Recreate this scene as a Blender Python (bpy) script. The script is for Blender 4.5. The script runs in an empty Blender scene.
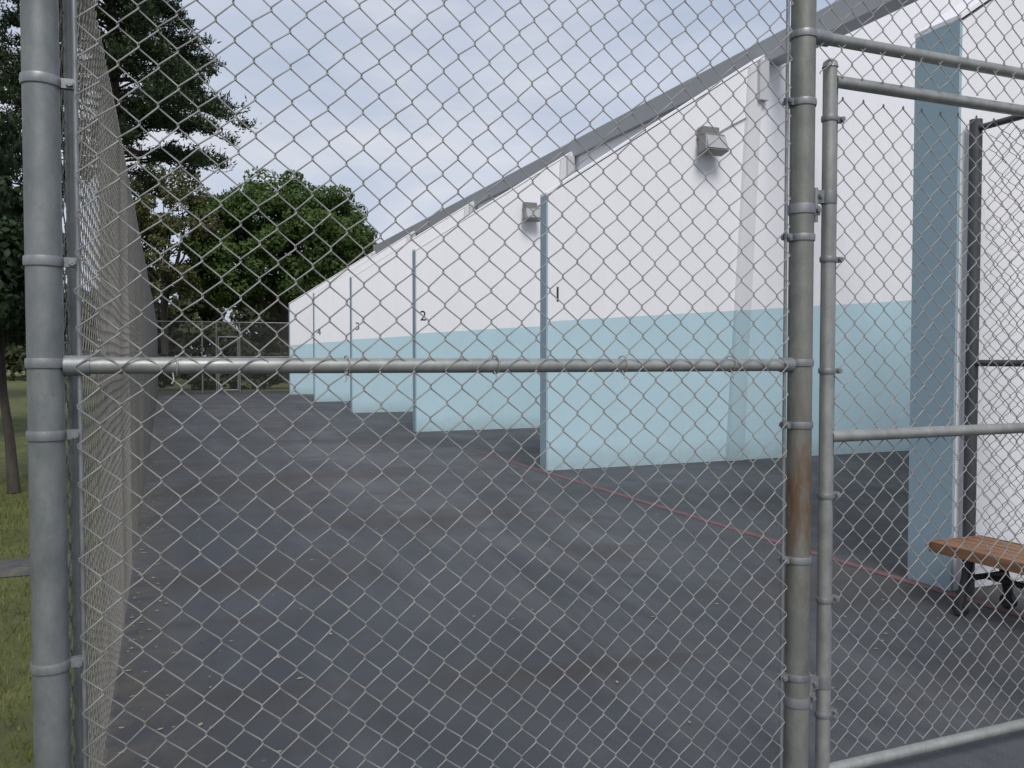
import bpy, math, numpy as np, random
from mathutils import Vector
random.seed(5); rng=np.random.default_rng(7)
sc=bpy.context.scene
H=1.6
# ---------------------------------------------------------------- helpers
def link(o):
    sc.collection.objects.link(o); return o
def empty(name,loc=(0,0,0)):
    e=bpy.data.objects.new(name,None); e.location=loc; e.empty_display_size=.2
    return link(e)
class MB:
    def __init__(s): s.v=[];s.f=[];s.n=0
    def add(s,v,f):
        v=np.asarray(v,float); s.v.append(v)
        s.f.extend([tuple(int(i)+s.n for i in q) for q in f]); s.n+=len(v)
    def box(s,x0,x1,y0,y1,z0,z1):
        v=[(x0,y0,z0),(x1,y0,z0),(x1,y1,z0),(x0,y1,z0),(x0,y0,z1),(x1,y0,z1),(x1,y1,z1),(x0,y1,z1)]
        s.add(v,[(0,3,2,1),(4,5,6,7),(0,1,5,4),(1,2,6,5),(2,3,7,6),(3,0,4,7)])
    def prism(s,poly,y0,y1):
        n=len(poly)
        v=[(x,y0,z) for x,z in poly]+[(x,y1,z) for x,z in poly]
        f=[tuple(range(n)),tuple(range(2*n-1,n-1,-1))]+[(i,i+n,(i+1)%n+n,(i+1)%n) for i in range(n)]
        s.add(v,f)
    def tube(s,pts,rad,sides=12,caps=True):
        pts=np.asarray(pts,float); n=len(pts)
        rad=np.full(n,rad) if np.isscalar(rad) else np.asarray(rad,float)
        T=np.gradient(pts,axis=0); T/=np.linalg.norm(T,axis=1)[:,None]+1e-12
        ref=np.array([0,0,1.]) if abs(T[0][2])<.9 else np.array([0,1.,0])
        vs=[];
        for i in range(n):
            ref=ref-T[i]*ref.dot(T[i]); ref/=np.linalg.norm(ref)+1e-12
            B=np.cross(T[i],ref)
            a=np.arange(sides)*2*math.pi/sides
            vs.append(pts[i]+rad[i]*(np.cos(a)[:,None]*ref+np.sin(a)[:,None]*B))
        f=[]
        for i in range(n-1):
            for j in range(sides):
                k=(j+1)%sides
                f.append((i*sides+j,i*sides+k,(i+1)*sides+k,(i+1)*sides+j))
        if caps:
            f.append(tuple(range(sides-1,-1,-1))); f.append(tuple((n-1)*sides+j for j in range(sides)))
        s.add(np.vstack(vs),f)
    def obj(s,name,mat,parent=None,smooth=False):
        me=bpy.data.meshes.new(name)
        me.from_pydata(np.vstack(s.v).tolist(),[],s.f); me.update()
        if smooth:
            me.polygons.foreach_set('use_smooth',[True]*len(me.polygons))
            try: me.set_sharp_from_angle(angle=math.radians(50))
            except Exception: pass
        me.materials.append(mat)
        o=bpy.data.objects.new(name,me); link(o)
        if parent: o.parent=parent
        return o
def bevel(o,w=.01,seg=2):
    m=o.modifiers.new('bevel','BEVEL'); m.width=w; m.segments=seg; m.limit_method='ANGLE'
# ---------------------------------------------------------------- materials
def mat(name):
    m=bpy.data.materials.new(name); m.use_nodes=True
    nt=m.node_tree; b=nt.nodes['Principled BSDF']; return m,nt,b
def noise(nt,vec,scale,detail=6,rough=.6,dist=0):
    n=nt.nodes.new('ShaderNodeTexNoise'); n.inputs['Scale'].default_value=scale
    n.inputs['Detail'].default_value=detail; n.inputs['Roughness'].default_value=rough
    n.inputs['Distortion'].default_value=dist
    nt.links.new(vec,n.inputs['Vector']); return n.outputs['Fac']
def ramp(nt,fac,stops):
    r=nt.nodes.new('ShaderNodeValToRGB'); e=r.color_ramp.elements
    while len(e)<len(stops): e.new(.5)
    for i,(p,c) in enumerate(stops):
        e[i].position=p; e[i].color=(*c,1) if len(c)==3 else c
    nt.links.new(fac,r.inputs['Fac']); return r.outputs['Color']
def mixc(nt,fac,a,b,mode='MIX'):
    n=nt.nodes.new('ShaderNodeMix'); n.data_type='RGBA'; n.blend_type=mode
    for s,v in ((0,fac),(6,a),(7,b)):
        if isinstance(v,(int,float)): n.inputs[s].default_value=v
        elif isinstance(v,tuple): n.inputs[s].default_value=(*v,1)
        else: nt.links.new(v,n.inputs[s])
    return n.outputs[2]
def math_(nt,op,a,b=None,c=None):
    n=nt.nodes.new('ShaderNodeMath'); n.operation=op
    for i,v in enumerate((a,b,c)):
        if v is None: continue
        if isinstance(v,(int,float)): n.inputs[i].default_value=v
        else: nt.links.new(v,n.inputs[i])
    return n.outputs[0]
def coord(nt): return nt.nodes.new('ShaderNodeTexCoord').outputs['Object']
def mapping(nt,vec,scale):
    m=nt.nodes.new('ShaderNodeMapping'); m.inputs['Scale'].default_value=scale
    nt.links.new(vec,m.inputs['Vector']); return m.outputs['Vector']
def bump(nt,b,h,strength=.3,dist=.01):
    n=nt.nodes.new('ShaderNodeBump'); n.inputs['Strength'].default_value=strength; n.inputs['Distance'].default_value=dist
    nt.links.new(h,n.inputs['Height']); nt.links.new(n.outputs[0],b.inputs['Normal'])
def galv(name,lo,hi,metal=.45,rough=.45,rust=None):
    m,nt,b=mat(name); c=coord(nt)
    col=ramp(nt,noise(nt,mapping(nt,c,(1,1,.5)),18,8,.7),[(.3,lo),(.7,hi)])
    col=mixc(nt,math_(nt,'MULTIPLY',ramp(nt,noise(nt,c,3,4),[(.5,(0,0,0)),(.75,(1,1,1))]),.4),col,tuple(x*.5 for x in lo))
    sp=ramp(nt,noise(nt,c,70,5,.75),[(.58,(0,0,0)),(.7,(1,1,1))])
    col=mixc(nt,math_(nt,'MULTIPLY',sp,.3),col,tuple(x*.45 for x in lo))
    if rust:
        sep=nt.nodes.new('ShaderNodeSeparateXYZ'); nt.links.new(c,sep.inputs[0])
        z0,z1=rust
        d=math_(nt,'ABSOLUTE',math_(nt,'SUBTRACT',sep.outputs[2],(z0+z1)/2))
        g=math_(nt,'SUBTRACT',1.0,math_(nt,'DIVIDE',d,(z1-z0)/2)); g.node.use_clamp=True
        g=math_(nt,'MULTIPLY',g,ramp(nt,noise(nt,mapping(nt,c,(1,1,.25)),22,6,.65),[(.34,(0,0,0)),(.6,(1,1,1))]))
        col=mixc(nt,g,col,(.14,.075,.035))
    nt.links.new(col,b.inputs['Base Color'])
    b.inputs['Metallic'].default_value=metal
    nt.links.new(ramp(nt,noise(nt,c,9,5),[(.3,(rough-.08,)*3),(.7,(rough+.12,)*3)]),b.inputs['Roughness'])
    return m
M_post=galv('galvanised_post',(.14,.155,.16),(.23,.245,.245),.35,.52)
M_postR=galv('galvanised_post_rusty',(.145,.15,.135),(.235,.24,.22),.35,.52,rust=(.65,1.55))
M_rail=galv('galvanised_rail',(.23,.24,.23),(.37,.38,.36),.4,.42)
M_band=galv('galvanised_band',(.19,.2,.21),(.32,.33,.34),.5,.45)
M_wire=galv('galvanised_wire',(.23,.23,.225),(.36,.36,.35),.25,.6)
M_wireL=galv('weathered_wire',(.19,.18,.155),(.29,.275,.245),.15,.7)
M_dark=galv('dark_steel',(.06,.065,.07),(.1,.105,.11),.4,.5)

def wallmat(name,teal=True,white=(.79,.79,.82),tealc=(.43,.6,.665),mul=1.0):
    m,nt,b=mat(name); c=coord(nt)
    sep=nt.nodes.new('ShaderNodeSeparateXYZ'); nt.links.new(c,sep.inputs[0])
    w=mixc(nt,noise(nt,mapping(nt,c,(1,1,.4)),1.3,7,.65),tuple(x*.95*mul for x in white),tuple(x*1.03*mul for x in white))
    st=ramp(nt,noise(nt,mapping(nt,c,(5,5,.35)),1.5,5,.6),[(.52,(0,0,0)),(.85,(1,1,1))])
    w=mixc(nt,math_(nt,'MULTIPLY',st,.16),w,(.5*mul,.5*mul,.5*mul))
    if teal:
        t=mixc(nt,noise(nt,c,1.7,7,.65),tuple(x*.92*mul for x in tealc),tuple(x*1.06*mul for x in tealc))
        t=mixc(nt,math_(nt,'MULTIPLY',st,.15),t,(.3*mul,.4*mul,.42*mul))
        if teal=='full': w=t
        else:
            line=math_(nt,'MULTIPLY_ADD',sep.outputs[0],.068,1.76)
            line=math_(nt,'ADD',line,math_(nt,'MULTIPLY',math_(nt,'SUBTRACT',noise(nt,c,3,2),.5),.02))
            w=mixc(nt,math_(nt,'LESS_THAN',sep.outputs[2],line),w,t)
    # dirt near the base
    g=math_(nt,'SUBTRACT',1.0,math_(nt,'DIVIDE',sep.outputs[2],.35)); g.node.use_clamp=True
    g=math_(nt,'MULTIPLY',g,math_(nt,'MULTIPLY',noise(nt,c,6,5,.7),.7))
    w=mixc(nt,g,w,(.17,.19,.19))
    nt.links.new(w,b.inputs['Base Color']); b.inputs['Roughness'].default_value=.85
    bump(nt,b,noise(nt,c,40,6,.7),.25,.01)
    return m
M_wall=wallmat('painted_stucco')
M_wallS=wallmat('painted_stucco_shaded',mul=.8)  # same stucco darkened, shade put into the colour
M_white=wallmat('white_stucco',teal=False)
M_teal=wallmat('teal_end_paint',teal='full',tealc=(.31,.42,.48))
M_beam=wallmat('grey_beam_paint',teal=False,white=(.38,.39,.41))
M_brk=wallmat('grey_bracket_paint',teal=False,white=(.5,.51,.54))

# asphalt
def asphalt(name):
    m,nt,b=mat(name); c=coord(nt)
    sep=nt.nodes.new('ShaderNodeSeparateXYZ'); nt.links.new(c,sep.inputs[0])
    base=ramp(nt,noise(nt,mapping(nt,c,(1,.45,1)),.5,9,.68,.8),[(.3,(.036,.04,.048)),(.5,(.055,.06,.069)),(.72,(.088,.094,.104))])
    streak=ramp(nt,noise(nt,mapping(nt,c,(2.2,.3,1)),.7,8,.7,.5),[(.48,(0,0,0)),(.7,(1,1,1))])
    base=mixc(nt,math_(nt,'MULTIPLY',streak,.42),base,(.12,.125,.134))
    # worn lighter wheel/foot track down the middle of the court
    tr=math_(nt,'SUBTRACT',1.0,math_(nt,'DIVIDE',math_(nt,'ABSOLUTE',math_(nt,'SUBTRACT',sep.outputs[0],2.6)),1.5)); tr.node.use_clamp=True
    tr=math_(nt,'MULTIPLY',tr,ramp(nt,noise(nt,mapping(nt,c,(1.5,.4,1)),1.1,9,.75,.6),[(.42,(0,0,0)),(.65,(1,1,1))]))
    base=mixc(nt,math_(nt,'MULTIPLY',tr,.5),base,(.135,.136,.14))
    # dried brown puddle stains
    st=ramp(nt,noise(nt,mapping(nt,c,(.5,1.3,1)),.55,6,.65,.6),[(.5,(0,0,0)),(.6,(1,1,1))])
    base=mixc(nt,math_(nt,'MULTIPLY',st,.6),base,(.052,.044,.038))
    st2=ramp(nt,noise(nt,c,2.6,7,.7,.4),[(.56,(0,0,0)),(.75,(1,1,1))])
    base=mixc(nt,math_(nt,'MULTIPLY',st2,.22),base,(.1,.102,.108))
    gr=noise(nt,c,150,3,.7)
    base=mixc(nt,.6,base,mixc(nt,1.0,base,ramp(nt,gr,[(.3,(.4,.4,.4)),(.75,(1.8,1.8,1.8))]),'MULTIPLY'))
    sp=nt.nodes.new('ShaderNodeTexVoronoi'); sp.inputs['Scale'].default_value=3.2; nt.links.new(c,sp.inputs['Vector'])
    base=mixc(nt,math_(nt,'MULTIPLY',math_(nt,'LESS_THAN',sp.outputs['Distance'],.035),.35),base,(.22,.2,.17))
    # leaf dust gathered along the left fence
    ed=math_(nt,'SUBTRACT',1.0,math_(nt,'DIVIDE',math_(nt,'ADD',sep.outputs[0],.33),.55)); ed.node.use_clamp=True
    base=mixc(nt,math_(nt,'MULTIPLY',ed,ramp(nt,noise(nt,c,5,7,.75),[(.4,(0,0,0)),(.65,(1,1,1))])),base,(.13,.115,.085))
    nt.links.new(base,b.inputs['Base Color'])
    nt.links.new(ramp(nt,noise(nt,c,.7,5),[(.3,(.55,.55,.55)),(.7,(.85,.85,.85))]),b.inputs['Roughness'])
    b.inputs['Specular IOR Level'].default_value=.4
    bump(nt,b,gr,.35,.006)
    return m
M_asph=asphalt('court_asphalt')
m,nt,b=mat('faded_red_paint'); c=coord(nt)
sep=nt.nodes.new('ShaderNodeSeparateXYZ'); nt.links.new(c,sep.inputs[0])
fade=math_(nt,'DIVIDE',math_(nt,'SUBTRACT',sep.outputs[1],9.5),5.0); fade.node.use_clamp=True
f=math_(nt,'MAXIMUM',ramp(nt,noise(nt,c,9,8,.75),[(.46,(.12,.12,.12)),(.64,(1,1,1))]),math_(nt,'MULTIPLY',fade,.9))
col=mixc(nt,f,(.2,.08,.085),(.075,.066,.07))
nt.links.new(col,b.inputs['Base Color']); b.inputs['Roughness'].default_value=.8; M_red=m
m,nt,b=mat('grass_ground'); c=coord(nt)
col=ramp(nt,noise(nt,c,2.2,9,.7),[(.3,(.065,.065,.028)),(.5,(.1,.115,.035)),(.7,(.17,.175,.06))])
nt.links.new(col,b.inputs['Base Color']); b.inputs['Roughness'].default_value=.95; bump(nt,b,noise(nt,c,30,6,.8),.8,.04); M_grass=m
def leafmat(name,lo,mid,hi,sc_=.9,tr=.25):
    m,nt,b=mat(name); c=coord(nt)
    f=noise(nt,c,sc_,4,.6); g=noise(nt,c,14,2,.5)
    col=ramp(nt,math_(nt,'MULTIPLY_ADD',g,.5,math_(nt,'MULTIPLY',f,.5)),[(.36,lo),(.5,mid),(.66,hi)])
    nt.links.new(col,b.inputs['Base Color']); b.inputs['Roughness'].default_value=.6
    b.inputs['Specular IOR Level'].default_value=.25
    t=nt.nodes.new('ShaderNodeBsdfTranslucent'); nt.links.new(col,t.inputs['Color'])
    mx=nt.nodes.new('ShaderNodeMixShader'); mx.inputs[0].default_value=tr
    out=nt.nodes['Material Output']
    nt.links.new(b.outputs[0],mx.inputs[1]); nt.links.new(t.outputs[0],mx.inputs[2]); nt.links.new(mx.outputs[0],out.inputs['Surface'])
    return m
M_pine=leafmat('pine_needles',(.016,.028,.012),(.03,.05,.02),(.055,.078,.03),.6,.15)
M_round=leafmat('ficus_leaves',(.035,.065,.014),(.062,.108,.026),(.1,.155,.038),.4)
M_olive=leafmat('olive_leaves',(.06,.07,.024),(.1,.11,.04),(.15,.15,.06),.5)
M_dkl=leafmat('dark_leaves',(.012,.022,.01),(.022,.04,.016),(.045,.07,.027),.9)
M_back=leafmat('distant_leaves',(.04,.05,.028),(.068,.082,.04),(.1,.11,.055),.25)
M_blade=leafmat('grass_blades',(.08,.1,.025),(.14,.165,.04),(.23,.22,.085),1.5)
m,nt,b=mat('bark'); c=coord(nt)
nt.links.new(ramp(nt,noise(nt,mapping(nt,c,(1,1,.2)),9,8,.7),[(.3,(.025,.021,.017)),(.7,(.07,.058,.046))]),b.inputs['Base Color'])
b.inputs['Roughness'].default_value=.95; bump(nt,b,noise(nt,mapping(nt,c,(1,1,.2)),12,6,.7),.8,.03); M_bark=m
def plain(name,col,rough=.5,metal=0,var=.15):
    m,nt,b=mat(name); c=coord(nt)
    nt.links.new(mixc(nt,noise(nt,c,8,5,.6),tuple(x*(1-var) for x in col),tuple(x*(1+var) for x in col)),b.inputs['Base Color'])
    b.inputs['Roughness'].default_value=rough; b.inputs['Metallic'].default_value=metal; return m
M_black=plain('black_iron',(.018,.018,.02),.55)
M_num=plain('black_number_paint',(.02,.02,.022),.8)
M_lamp=plain('lamp_housing',(.2,.2,.195),.5,.2)
M_glass=plain('lamp_glass',(.42,.44,.45),.15)
m,nt,b=mat('weathered_orange_wood'); c=coord(nt)
nt.links.new(ramp(nt,noise(nt,mapping(nt,c,(14,1,14)),3,8,.7),[(.3,(.12,.058,.03)),(.5,(.22,.11,.055)),(.72,(.34,.2,.11))]),b.inputs['Base Color'])
b.inputs['Roughness'].default_value=.6; bump(nt,b,noise(nt,mapping(nt,c,(14,1,14)),6,6,.7),.4,.004); M_wood=m

# ---------------------------------------------------------------- world, sun, camera
w=bpy.data.worlds.new('World'); sc.world=w; w.use_nodes=True
nt=w.node_tree; bg=nt.nodes['Background']
el,az=math.radians(48),math.radians(-168)   # azimuth measured from +Y clockwise
sky=nt.nodes.new('ShaderNodeTexSky'); sky.sky_type='NISHITA'; sky.sun_disc=False
sky.sun_elevation=el; sky.sun_rotation=az; sky.dust_density=2.5
tc=nt.nodes.new('ShaderNodeTexCoord'); mp=nt.nodes.new('ShaderNodeMapping'); mp.inputs['Scale'].default_value=(1,1,3.2)
nt.links.new(tc.outputs['Generated'],mp.inputs['Vector'])
cl=ramp(nt,noise(nt,mp.outputs[0],1.7,7,.55,.5),[(.32,(.62,.62,.62)),(.68,(.97,.97,.97))])
cc=ramp(nt,noise(nt,mp.outputs[0],2.3,6,.55,.3),[(.35,(4.5,5.1,6.3)),(.5,(5.4,5.85,6.9)),(.64,(6.7,6.8,7.3))])
nt.links.new(mixc(nt,cl,sky.outputs[0],cc),bg.inputs['Color']); bg.inputs['Strength'].default_value=.115
sd=bpy.data.lights.new('sun','SUN'); sd.energy=2.4; sd.angle=math.radians(25); sd.color=(1,.965,.93)
so=link(bpy.data.objects.new('sun',sd))
d=Vector((math.sin(az)*math.cos(el),math.cos(az)*math.cos(el),math.sin(el)))
so.rotation_euler=d.to_track_quat('Z','Y').to_euler()
cam=bpy.data.cameras.new('camera'); co=link(bpy.data.objects.new('camera',cam))
cam.sensor_width=36; cam.lens=850/1024*36; cam.clip_start=.05; cam.clip_end=2000
co.location=(0,0,H); co.rotation_euler=(math.radians(90-1.82),0,math.radians(-22.27)); sc.camera=co
sc.view_settings.view_transform='Standard'; sc.view_settings.look='None'; sc.view_settings.exposure=0

# ---------------------------------------------------------------- ground
g=MB(); g.add([(-600,-600,-.012),(600,-600,-.012),(600,600,-.012),(-600,600,-.012)],[(0,1,2,3)]); g.obj('grass_ground',M_grass)
g=MB(); g.add([(-.33,-8,0),(16,-8,0),(16,41,0),(-.33,41,0)],[(0,1,2,3)]); g.obj('asphalt_court',M_asph)
g=MB(); g.add([(-9,7.1,-.006),(-.34,7.1,-.006),(-.34,7.7,-.006),(-9,7.7,-.006)],[(0,1,2,3)]); g.obj('dark_ground_strip',M_asph)  # flat dark strip across the grass
g=MB(); g.add([(4.85,2.6,.004),(4.93,2.6,.004),(4.93,15.5,.004),(4.85,15.5,.004)],[(0,1,2,3)]); g.obj('court_boundary_line',M_red)
# ---------------------------------------------------------------- building
B=empty('handball_court_building')
XE=4.97
fins=[4.2,10.85,17.55,24.2,30.7,37.1]
for i,y in enumerate(fins):
    t=.36 if i==0 else .2
    b=MB()
    if i<2: poly=[(XE+.015,0),(13,0),(13,8.6),(8.75,6.3),(XE+.015,3.85)]
    else: poly=[(XE+.015,0),(8.745,0),(8.745,6.3),(XE+.015,3.85)]
    b.prism(poly,y,y+t); b.obj('dividing_wall',M_white if i==0 else M_wall,B)
    b=MB(); b.box(XE-.01,XE+.014,y-.003,y+t+.003,0,3.86); b.obj('wall_end',M_teal,B)
    b=MB()
    b.prism([(XE-.01,3.862),(8.66,6.255),(8.66,6.285),(XE-.01,3.892)],y-.012,y+t+.012); b.obj('wall_coping',M_white,B)
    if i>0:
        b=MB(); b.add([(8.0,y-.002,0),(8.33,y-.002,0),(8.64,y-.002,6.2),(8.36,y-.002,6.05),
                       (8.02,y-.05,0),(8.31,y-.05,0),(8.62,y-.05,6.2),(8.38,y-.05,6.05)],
                      [(4,5,6,7),(0,4,7,3),(1,2,6,5),(3,7,6,2)]); b.obj('shade_strip',M_wallS,B)  # raised slanted strip, shadow on the wall painted as darker stucco
        b=MB(); b.box(8.5,8.67,y-.12,y+t+.12,5.55,6.15); b.obj('beam_bracket',M_brk,B)
b=MB(); b.box(8.75,9.0,11.1,37.34,0,6.148); b.obj('front_wall',M_wall,B)
b=MB(); b.box(8.68,8.98,3.4,37.5,6.15,6.53); bevel(b.obj('roof_beam',M_beam,B),.015)
b=MB(); b.prism([(9.004,0),(13.0,0),(13.0,8.45),(9.004,6.3)],11.1,37.33); b.obj('hall_block',M_white,B)
b=MB(); b.box(13.003,13.2,4.2,37.34,0,8.7); b.obj('back_wall',M_wall,B)
b=MB(); b.prism([(8.99,6.32),(13.3,8.66),(13.3,8.74),(8.99,6.42)],11.12,37.5); b.obj('roof_slab',M_beam,B)
for i,n in ((1,'1'),(2,'2'),(3,'3'),(4,'4')):
    cu=bpy.data.curves.new('court_number','FONT'); cu.body=n; cu.size=.3; cu.extrude=.001
    cu.materials.append(M_num); o=link(bpy.data.objects.new('court_number',cu)); o.parent=B
    o.location=(5.06,fins[i]-.004,2.38); o.rotation_euler=(math.radians(90),0,0)
# floodlights on each wall
for i in range(1,5):
    y=fins[i]; F=empty('floodlight',(7.58,y,4.76))
    b=MB(); b.box(-.1,.1,-.05,0,-.02,.2); bevel(b.obj('back_box',M_lamp,F),.01)
    b=MB(); b.prism([(-.21,-.16),(.21,-.16),(.17,.1),(-.17,.1)],-.2,0)
    o=b.obj('housing',M_lamp,F); o.location=(0,-.1,0); o.rotation_euler=(math.radians(-12),0,0); bevel(o,.015)
    b=MB(); b.box(-.165,.165,-.212,-.198,-.13,.06); o=b.obj('glass',M_glass,F); o.location=(0,-.1,0); o.rotation_euler=(math.radians(-12),0,0)
    b=MB(); b.box(-.15,.15,-.16,-.02,.14,.27); bevel(b.obj('ballast_box',M_lamp,F),.01)
    b=MB()
    for k in range(5): b.box(-.16+.075*k,-.15+.075*k,-.16,-.02,.1,.139)
    b.obj('cooling_fins',M_lamp,F)
    b=MB(); b.tube([(.1,-.02,.15),(.4,-.02,.33),(.95,-.02,.62)],.008,6); b.obj('cable',M_lamp,F)

# ---------------------------------------------------------------- chain link
def chainlink(O,u,L,zb,zt,w_=.096,h_=.096,r=.0021,sides=5,fine=True,seed=0,bulge=.012):
    O=np.array(O,float); u=np.array(u,float); n=np.array([-u[1],u[0],0.])
    nw=int(L/(w_/2)); nk=int((zt-zb)/(h_/2))+1
    R=np.random.default_rng(seed); ph=R.uniform(0,6,6)
    k=np.arange(nk)
    allv=[];allf=[];base=0
    for i in range(nw):
        side=(k+i)%2
        x=i*w_/2+side*(w_/2); z=zb+k*h_/2
        if fine:
            e=.0035
            xs=np.repeat(x+np.where(side==1,r*.8,-r*.8),2)
            zs=np.repeat(z,2)+np.tile([-e,e],nk)
            goin=np.where(side==1,-1,1)
            go=np.empty(2*nk); go[0::2]=goin*r*1.05; go[1::2]=-goin*r*1.05
        else: xs=x;zs=z;go=np.zeros(nk)
        dx=.005*np.sin(xs*2.1+zs*3.3+ph[0])+.0035*np.sin(xs*7+ph[1]-zs*5)+.0016*np.sin(xs*31+zs*27+ph[4])
        dz=.006*np.sin(xs*3.1-zs*1.7+ph[2])+.0025*np.sin(xs*23+zs*11+ph[5])
        dn=bulge*np.sin(xs*1.4+ph[3])*np.sin(zs*2.2+ph[4])+go
        P=O+np.outer(xs+dx,u)+np.outer(dn,n); P[:,2]=O[2]+zs+dz
        T=np.gradient(P,axis=0); T/=np.linalg.norm(T,axis=1)[:,None]
        Bv=np.cross(T,n); Bv/=np.linalg.norm(Bv,axis=1)[:,None]; Nv=np.cross(Bv,T)
        a=np.arange(sides)*2*math.pi/sides
        V=P[:,None,:]+r*(np.cos(a)[None,:,None]*Bv[:,None,:]+np.sin(a)[None,:,None]*Nv[:,None,:])
        m_=len(P); V=V.reshape(-1,3)
        I=np.arange(m_-1)[:,None]*sides; j=np.arange(sides)[None,:]; jn=(j+1)%sides
        F=np.stack([I+j,I+jn,I+sides+jn,I+sides+j],-1).reshape(-1,4)+base
        base+=len(V); allv.append(V); allf.append(F)
    V=np.vstack(allv);F=np.vstack(allf)
    return V,F
def meshobj(name,V,F,mt,parent=None,smooth=True):
    me=bpy.data.meshes.new(name); me.vertices.add(len(V)); me.vertices.foreach_set('co',V.astype(np.float32).ravel())
    q=F.shape[1]
    me.loops.add(F.size); me.loops.foreach_set('vertex_index',F.astype(np.int32).ravel())
    me.polygons.add(len(F)); me.polygons.foreach_set('loop_start',np.arange(0,F.size,q,dtype=np.int32))
    me.polygons.foreach_set('loop_total',np.full(len(F),q,dtype=np.int32))
    me.update(calc_edges=True); me.validate()
    if smooth: me.polygons.foreach_set('use_smooth',[True]*len(me.polygons))
    me.materials.append(mt); o=bpy.data.objects.new(name,me); link(o)
    if parent: o.parent=parent
    return o
def band(mb,x,y,z,r,dirx=1,diry=0,h=.024):
    a=np.linspace(0,2*math.pi,25)[:-1]
    ro=r+.0035
    vs=[];
    for zz,rr in ((z-h/2,r+.001),(z-h/2,ro),(z-h/4,ro+.0012),(z+h/4,ro+.0012),(z+h/2,ro),(z+h/2,r+.001)):
        vs+= [(x+rr*math.cos(t),y+rr*math.sin(t),zz) for t in a]
    n=24; f=[]
    for k in range(5):
        for j in range(n): f.append((k*n+j,k*n+(j+1)%n,(k+1)*n+(j+1)%n,(k+1)*n+j))
    mb.add(vs,f)
    px,py=-diry,dirx
    for s in (-1,1):
        c0=np.array([x+dirx*(r-.004),y+diry*(r-.004)]); c1=np.array([x+dirx*(r+.034),y+diry*(r+.034)])
        o1=np.array([px,py])*(.005*s); o2=np.array([px,py])*(.009*s)
        q=[c0+o1,c1+o1,c1+o2,c0+o2]
        mb.add([(p[0],p[1],zz) for zz in (z-h/2,z+h/2) for p in q],[(0,1,2,3),(7,6,5,4),(0,4,5,1),(1,5,6,2),(2,6,7,3),(3,7,4,0)])
    cx,cy=x+dirx*(r+.022),y+diry*(r+.022)
    mb.tube([(cx-px*.022,cy-py*.022,z),(cx+px*.022,cy+py*.022,z)],.0045,8)
    mb.tube([(cx-px*.021,cy-py*.021,z),(cx-px*.012,cy-py*.012,z)],.0095,6)
    mb.tube([(cx+px*.012,cy+py*.012,z),(cx+px*.020,cy+py*.020,z)],.0095,6)

Y0=2.405; XL,XR=-.273,2.089
FR=empty('chain_link_fence')
b=MB(); b.tube([(XL,Y0,-.02),(XL,Y0,1.5),(XL,Y0,3.1)],.042,28); b.obj('corner_post',M_post,FR,True)
b=MB(); b.tube([(XR,Y0,-.02),(XR,Y0,1.5),(XR,Y0,3.1)],.0425,28); b.obj('gate_post',M_postR,FR,True)
b=MB(); b.tube([(XL+.06,Y0,1.578),(.9,Y0,1.574),(XR-.045,Y0,1.572)],.0215,20)
b.tube([(XL+.03,Y0,3.07),(XR,Y0,3.07)],.0215,16); b.obj('rails',M_rail,FR,True)
b=MB(); b.tube([(XL+.04,Y0,1.578),(XL+.1,Y0,1.578)],.026,20); b.tube([(XR-.085,Y0,1.572),(XR-.04,Y0,1.572)],.026,20); b.obj('rail_end_cups',M_band,FR,True)
b=MB()
for z in (.22,.824,1.405,1.585,1.837,2.28,2.8): band(b,XL,Y0,z,.042,1,0)
for z in (.46,.88,1.36,1.58,2.02,2.49,2.9): band(b,XR,Y0,z,.0425,-1,0)
b.obj('brace_bands',M_band,FR,True)
b=MB(); b.tube([(XL+.075,Y0-.004,.05),(XL+.077,Y0-.004,3.05)],.006,8); b.tube([(XR-.07,Y0-.004,.05),(XR-.072,Y0-.004,3.05)],.006,8)
b.obj('tension_bars',M_band,FR,True)
V,F=chainlink((XL+.075,Y0-.028,0),(1,0,0),XR-XL-.145,.03,3.06,seed=3,sides=6); meshobj('mesh',V,F,M_wire,FR)
b=MB()
for x in (.02,.47,.92,1.36,1.78):
    pts=[(x+.012*math.sin(t*.5)+random.uniform(-.001,.001),Y0-.004+.027*math.cos(t),1.576+.027*math.sin(t)) for t in np.linspace(0,6.8,22)]
    pts+= [(x+.004,Y0-.03,1.54),(x-.002,Y0-.034,1.53)]
    b.tube(pts,.002,6)
b.obj('tie_wires',M_wire,FR,True)

# gate
G=empty('chain_link_gate')
XG=2.21; XG2=3.62
b=MB(); b.tube([(XG,Y0,.06),(XG,Y0,2.63)],.0245,20); b.tube([(XG,Y0,2.63),(XG,Y0,2.65),(XG,Y0,2.66)],[.0285,.024,.01],16)
b.tube([(XG2,Y0,.06),(XG2,Y0,2.63)],.0245,20); b.obj('stiles',M_rail,G,True)
b=MB()
for z in (.085,1.312,2.585): b.tube([(XG+.02,Y0,z),(XG2-.02,Y0,z)],.0215,18)
b.obj('rails',M_rail,G,True)
V,F=chainlink((XG+.05,Y0+.024,0),(1,0,0),XG2-XG-.1,.1,2.57,seed=8,sides=6); meshobj('mesh',V,F,M_wire,G)
b=MB()
for z in (.42,2.17):
    band(b,XR,Y0,z-.05,.0425,1,0,.034); band(b,XG,Y0,z+.0,.0245,-1,0,.045)
    b.tube([(XR+.062,Y0-.0,z-.09),(XR+.062,Y0,z+.03)],.009,10)
for z in (.3,.72,1.1,1.55,1.95,2.45): band(b,XG,Y0,z,.0245,1,0,.02)
b.obj('hinges',M_band,G,True)
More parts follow.
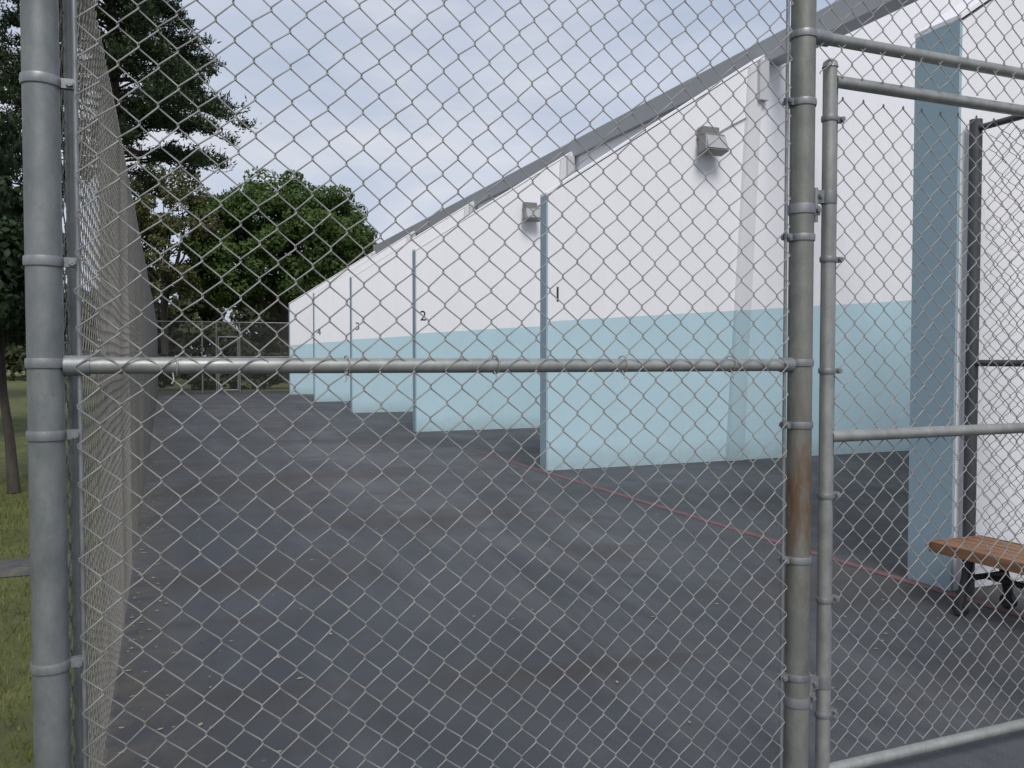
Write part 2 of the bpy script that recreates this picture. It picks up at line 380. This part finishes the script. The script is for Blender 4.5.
b=MB(); b.tube([(XG+.05,Y0+.02,.1),(XG+.05,Y0+.02,2.57)],.005,8); b.tube([(XG2-.05,Y0+.02,.1),(XG2-.05,Y0+.02,2.57)],.005,8); b.obj('tension_bars',M_band,G,True)
# fence right of the gate with header
FH=empty('chain_link_fence')
b=MB(); b.tube([(3.72,Y0,-.02),(3.72,Y0,3.1)],.042,24); b.tube([(5.3,Y0,-.02),(5.3,Y0,3.1)],.042,24); b.obj('posts',M_post,FH,True)
b=MB(); b.tube([(XR+.03,Y0-.01,2.725),(3.7,Y0-.01,2.725)],.0215,18); b.tube([(3.75,Y0,1.57),(5.28,Y0,1.57)],.0215,14); b.tube([(XR,Y0,3.07),(5.3,Y0,3.07)],.0215,14); b.obj('rails',M_rail,FH,True)
b=MB(); b.tube([(XR+.025,Y0-.01,2.725),(XR+.1,Y0-.01,2.725)],.027,18); band(b,XR,Y0,2.725,.0425,1,0); b.obj('fittings',M_band,FH,True)
V,F=chainlink((XR+.05,Y0-.03,0),(1,0,0),3.69-XR-.06,2.6,3.06,seed=9); meshobj('mesh_over_gate',V,F,M_wire,FH)
V,F=chainlink((3.76,Y0-.03,0),(1,0,0),1.5,.03,3.06,seed=10,fine=False); meshobj('mesh',V,F,M_wire,FH)

# left long fence
LF=empty('chain_link_fence')
V,F=chainlink((XL+.035,Y0+.05,0),(0,1,0),4.5,.03,3.05,seed=11,sides=4,bulge=.0015,r=.0018); meshobj('mesh_near',V,F,M_wireL,LF)
V,F=chainlink((XL+.035,Y0+4.55,0),(0,1,0),33.5,.03,3.05,seed=12,sides=3,fine=False,bulge=.0015,r=.0018); meshobj('mesh_far',V,F,M_wireL,LF)
b=MB(); 
for k in range(1,13): b.tube([(XL-.03,Y0+3.05*k,-.02),(XL-.03,Y0+3.05*k,3.06)],.03,14)
for z in (1.57,3.06): b.tube([(XL-.01,Y0+.04,z),(XL-.01,20,z),(XL-.01,40.5,z)],.021,12)
b.obj('posts_and_rails',M_post,LF,True)
b=MB(); b.tube([(XL+.05,Y0+.13,.04),(XL+.05,Y0+.13,3.05)],.011,10)
b.obj('tension_bar',M_post,LF,True)
# far fence
FF=empty('chain_link_fence')
V,F=chainlink((XL,40.5,0),(1,0,0),9.5,.03,3.15,seed=13,sides=3,fine=False,r=.0045); meshobj('mesh',V,F,M_wire,FF)
b=MB()
for x in (-.27,1.6,2.2,3.2,5.5,8.8): b.tube([(x,40.5,0),(x,40.5,3.2)],.035,10)
for z in (3.17,1.6): b.tube([(-.27,40.5,z),(9.2,40.5,z)],.025,10)
for x in (2.28,3.12): b.tube([(x,40.46,.1),(x,40.46,2.5)],.035,10)
for z in (.1,1.35,2.5): b.tube([(2.28,40.46,z),(3.12,40.46,z)],.035,10)
b.obj('posts_and_rails',M_rail,FF,True)
# inner fence near bench
IF=empty('chain_link_fence')
XI=5.03
b=MB(); b.tube([(XI,4.12,0),(XI,4.12,3.18)],.04,20); b.tube([(XI,4.1,3.12),(XI,2.45,3.12)],.022,14); b.tube([(XI,4.1,1.56),(XI,2.45,1.56)],.022,14); b.obj('post_and_rails',M_dark,IF,True)
V,F=chainlink((XI+.02,2.46,0),(0,1,0),1.62,.05,3.1,seed=14,sides=5); meshobj('mesh',V,F,M_wireL,IF)

# ---------------------------------------------------------------- bench
BE=empty('wooden_bench',(4.53,2.75,0)); BE.scale=(.9,1,.95)
b=MB(); o=None
for k in range(5):
    x=.0+k*.098; b.box(x,x+.088,0,1.22,.405,.445)
o=b.obj('seat_slats',M_wood,BE); bevel(o,.006)
b=MB(); b.box(-.012,-.001,-.01,1.23,.375,.447); b.box(.49,.502,-.01,1.23,.375,.447); b.box(-.012,.502,1.231,1.245,.375,.447); b.box(-.012,.502,-.035,-.011,.375,.447)
bevel(b.obj('apron',M_wood,BE),.004)
b=MB()
for y in (.2,1.02):
    for x0,x1 in ((.09,.01),(.4,.48)):
        b.tube([(x0,y,.4),(x0*.6+x1*.4,y,.25),(x1,y,.1),(x1,y,.02)],[.035,.028,.03,.045],12)
    b.tube([(.08,y,.24),(.41,y,.24)],.02,10); b.box(.02,.47,y-.03,y+.03,.375,.403)
b.tube([(.245,.2,.24),(.245,1.02,.24)],.02,10)
b.obj('legs',M_black,BE,True)
b=MB()
for y in (.2,1.02):
    for x in (.01,.48):
        b.tube([(x-.02,y,.05),(x+.02,y,.05)],.05,18)
b.obj('feet_casters',M_black,BE,True)

# ---------------------------------------------------------------- vegetation
def leafquads(C,N,ln,wd,seed):
    R=np.random.default_rng(seed); n=len(C)
    N=N+R.normal(0,.55,(n,3)); N/=np.linalg.norm(N,axis=1)[:,None]+1e-9
    A=R.normal(0,1,(n,3)); A-=N*(A*N).sum(1)[:,None]; A/=np.linalg.norm(A,axis=1)[:,None]+1e-9
    Bv=np.cross(N,A); s=R.uniform(.6,1.3,(n,1))
    V=np.stack([C-A*ln*s,C+Bv*wd*s,C+A*ln*s,C-Bv*wd*s],1).reshape(-1,3)
    return V,np.arange(4*n).reshape(-1,4)
def crown(center,radii,nclump,nleaf,cr,ln,wd,seed,zcut=-.75,hollow=.55,var=.1):
    R=np.random.default_rng(seed); Cs=[];Ns=[]
    for i in range(nclump):
        d=R.normal(0,1,3); d/=np.linalg.norm(d)
        if d[2]<zcut: d[2]=-d[2]*.3
        rr=R.uniform(hollow,1.0)**.6
        lump=1+var*1.3*math.sin(d[0]*4+seed)*math.cos(d[1]*5)+R.uniform(-var,var)
        c=np.array(center)+d*np.array(radii)*rr*lump
        cs=cr*R.uniform(.6,1.25); n=int(nleaf*R.uniform(.6,1.3))
        e=R.normal(0,1,(n,3)); e/=np.linalg.norm(e,axis=1)[:,None]
        rad=R.uniform(.45,1,(n,1))**.5*cs
        Cs.append(c+e*rad*np.array([1,1,.72])); Ns.append(e)
    return leafquads(np.vstack(Cs),np.vstack(Ns),ln,wd,seed+1)
def limbs(mb,base,top,r0,center,radii,n,seed):
    R=np.random.default_rng(seed); b0=np.array(base,float);t=np.array(top,float)
    q=min(1.0,r0*4)
    mid=(b0+t)/2+R.normal(0,.1*q,3)
    mb.tube([b0,b0*.75+t*.25+R.normal(0,.05*q,3),mid,t],[r0*1.3,r0,r0*.85,r0*.6],12)
    for i in range(n):
        d=R.normal(0,1,3); d/=np.linalg.norm(d); d[2]=abs(d[2])*.9
        e=np.array(center)+d*np.array(radii)*.8
        s=mid*(1-(k:=R.uniform(.2,1)))+t*k
        m1=s*.5+e*.5+np.array([0,0,-.2*q])+R.normal(0,.2*q,3)
        mb.tube([s,m1,e],[r0*.45,r0*.25,r0*.06],7)
def tree(name,base,center,radii,nclump,nleaf,cr,ln,wd,mt,r0,seed,nl=10,**kw):
    E=empty(name); V,F=crown(center,radii,nclump,nleaf,cr,ln,wd,seed,**kw); meshobj('crown',V,F,mt,E,False)
    mb=MB(); limbs(mb,base,(center[0],center[1],center[2]-radii[2]*.35),r0,center,radii,nl,seed); mb.obj('trunk_and_limbs',M_bark,E,True)
tree('ficus_tree',(7.2,54.5,0),(6.9,54.5,8.0),(5.8,5.4,4.5),300,380,.95,.12,.068,M_round,.5,21,14,var=.04)
tree('olive_green_tree',(0.2,52,0),(.0,52,8.0),(2.6,2.6,4.3),75,230,.8,.12,.065,M_olive,.22,31,12)
tree('broadleaf_tree',(-1.66,11.5,-.01),(-1.85,11.9,2.75),(.5,1.3,1.2),75,300,.38,.05,.03,M_dkl,.055,41,10)
tree('broadleaf_tree',(-5.5,19,-.01),(-5.5,19,4.3),(2.8,2.6,3.2),130,300,.7,.09,.055,M_dkl,.2,47,10)
# pines
def pine(base,hgt,z0,rad,seed):
    R=np.random.default_rng(seed); E=empty('pine_tree'); base=np.array(base,float)
    mb=MB(); mb.tube([base,base+[.05,0,hgt*.4],base+[0,.05,hgt]],[.34,.25,.04],12)
    Cs=[];Ds=[]
    z=z0
    while z<hgt-.3:
        f=(z-z0)/(hgt-z0); nb=R.integers(6,10)
        for k in range(nb):
            a=R.uniform(0,6.283); Lb=rad*(1-f**1.6*.85)*R.uniform(.55,1.08)
            dr=np.array([math.cos(a),math.sin(a),0])
            up=R.uniform(.05,.5); dz=R.uniform(-.2,.2)
            s=np.linspace(0,1,7)
            P=base+np.outer(s*Lb,dr)+np.outer(Lb*(up*s-.28*s*s)+z+dz,[0,0,1])
            mb.tube(P,np.linspace(.05,.012,7),4,False)
            nt_=int(Lb*8)
            for q in range(nt_):
                t=R.uniform(.22,1.0)**.7; p=base+dr*t*Lb+np.array([0,0,Lb*(up*t-.28*t*t)+z+dz])
                sd=R.choice([-1,1]); pd=np.array([-dr[1],dr[0],0])*sd*R.uniform(.3,1)+dr*.6+np.array([0,0,R.uniform(-.15,.9)])
                pd/=np.linalg.norm(pd); tl=R.uniform(.35,.85)*(1.15-t*.5)
                m_=17; tt=R.uniform(0,1,(m_,1)); c=p+pd*tl*tt+R.normal(0,.08,(m_,3))
                nd=pd*.7+R.normal(0,.6,(m_,3))+[0,0,.3]; nd/=np.linalg.norm(nd,axis=1)[:,None]
                Cs.append(c);Ds.append(nd)
        z+=R.uniform(.28,.46)
    C=np.vstack(Cs);D=np.vstack(Ds); n=len(C)
    S=np.cross(D,R.normal(0,1,(n,3))); S/=np.linalg.norm(S,axis=1)[:,None]
    ln=R.uniform(.08,.15,(n,1)); wd=.03
    V=np.stack([C-D*ln*.3,C+S*wd,C+D*ln*1.3,C-S*wd],1).reshape(-1,3)
    meshobj('needles',V,np.arange(4*n).reshape(-1,4),M_pine,E,False); mb.obj('trunk_and_branches',M_bark,E,True)
pine((-1.6,34,-.01),21,8.4,4.6,61)
pine((-7.5,36,-.01),19,5.5,4.6,62)
# distant tree mass
R=np.random.default_rng(99); Vs=[];Fs=[];nb=0
for k in range(46):
    x=R.uniform(-40,45); y=62+R.uniform(0,18)
    h=R.uniform(5,8); V,F=crown((x,y,h*.5),(3.4,3,h*.5),26,110,1.3,.24,.15,200+k,zcut=-2)
    Vs.append(V);Fs.append(F+nb);nb+=len(V)
meshobj('background_trees',np.vstack(Vs),np.vstack(Fs),M_back,None,False)
V,F=crown((3.5,44.5,1.0),(4.2,.6,1.2),70,220,.45,.07,.05,301,zcut=-2); meshobj('hedge',V,F,M_back,None,False)
# grass blades
n=30000; P=np.column_stack([R.uniform(-3.2,-.36,n),R.uniform(1.5,13,n)]); P=P[~((P[:,1]>7.05)&(P[:,1]<7.75))]; n=len(P)
a=R.uniform(0,6.28,n); hh=R.uniform(.02,.07,n); ln=R.uniform(-.03,.03,(n,2)); wd=.004
c0=np.column_stack([P,np.full(n,-.012)]); dv=np.column_stack([np.cos(a)*wd,np.sin(a)*wd,np.zeros(n)])
V=np.stack([c0-dv,c0+dv,c0+np.column_stack([ln,hh])],1).reshape(-1,3)
meshobj('grass',V,np.arange(3*n).reshape(-1,3),M_blade,None,False)
# litter on the court
n=260; P=np.column_stack([R.uniform(-.2,8,n),3+R.uniform(0,1,n)**1.5*25,np.full(n,.006)])
n2=260; P2=np.column_stack([-.2+R.exponential(.12,n2),R.uniform(2.8,20,n2),np.full(n2,.006)]); P=np.vstack([P,P2]); n+=n2
N=np.tile([0,0,1.],(n,1)); V,F=leafquads(P,N,.017,.01,7); V[:,2]=np.abs(V[:,2]-.006)*.5+.004
meshobj('fallen_leaves',V,F,plain('dry_leaf',(.32,.28,.18),.8,0,.4),None,False)
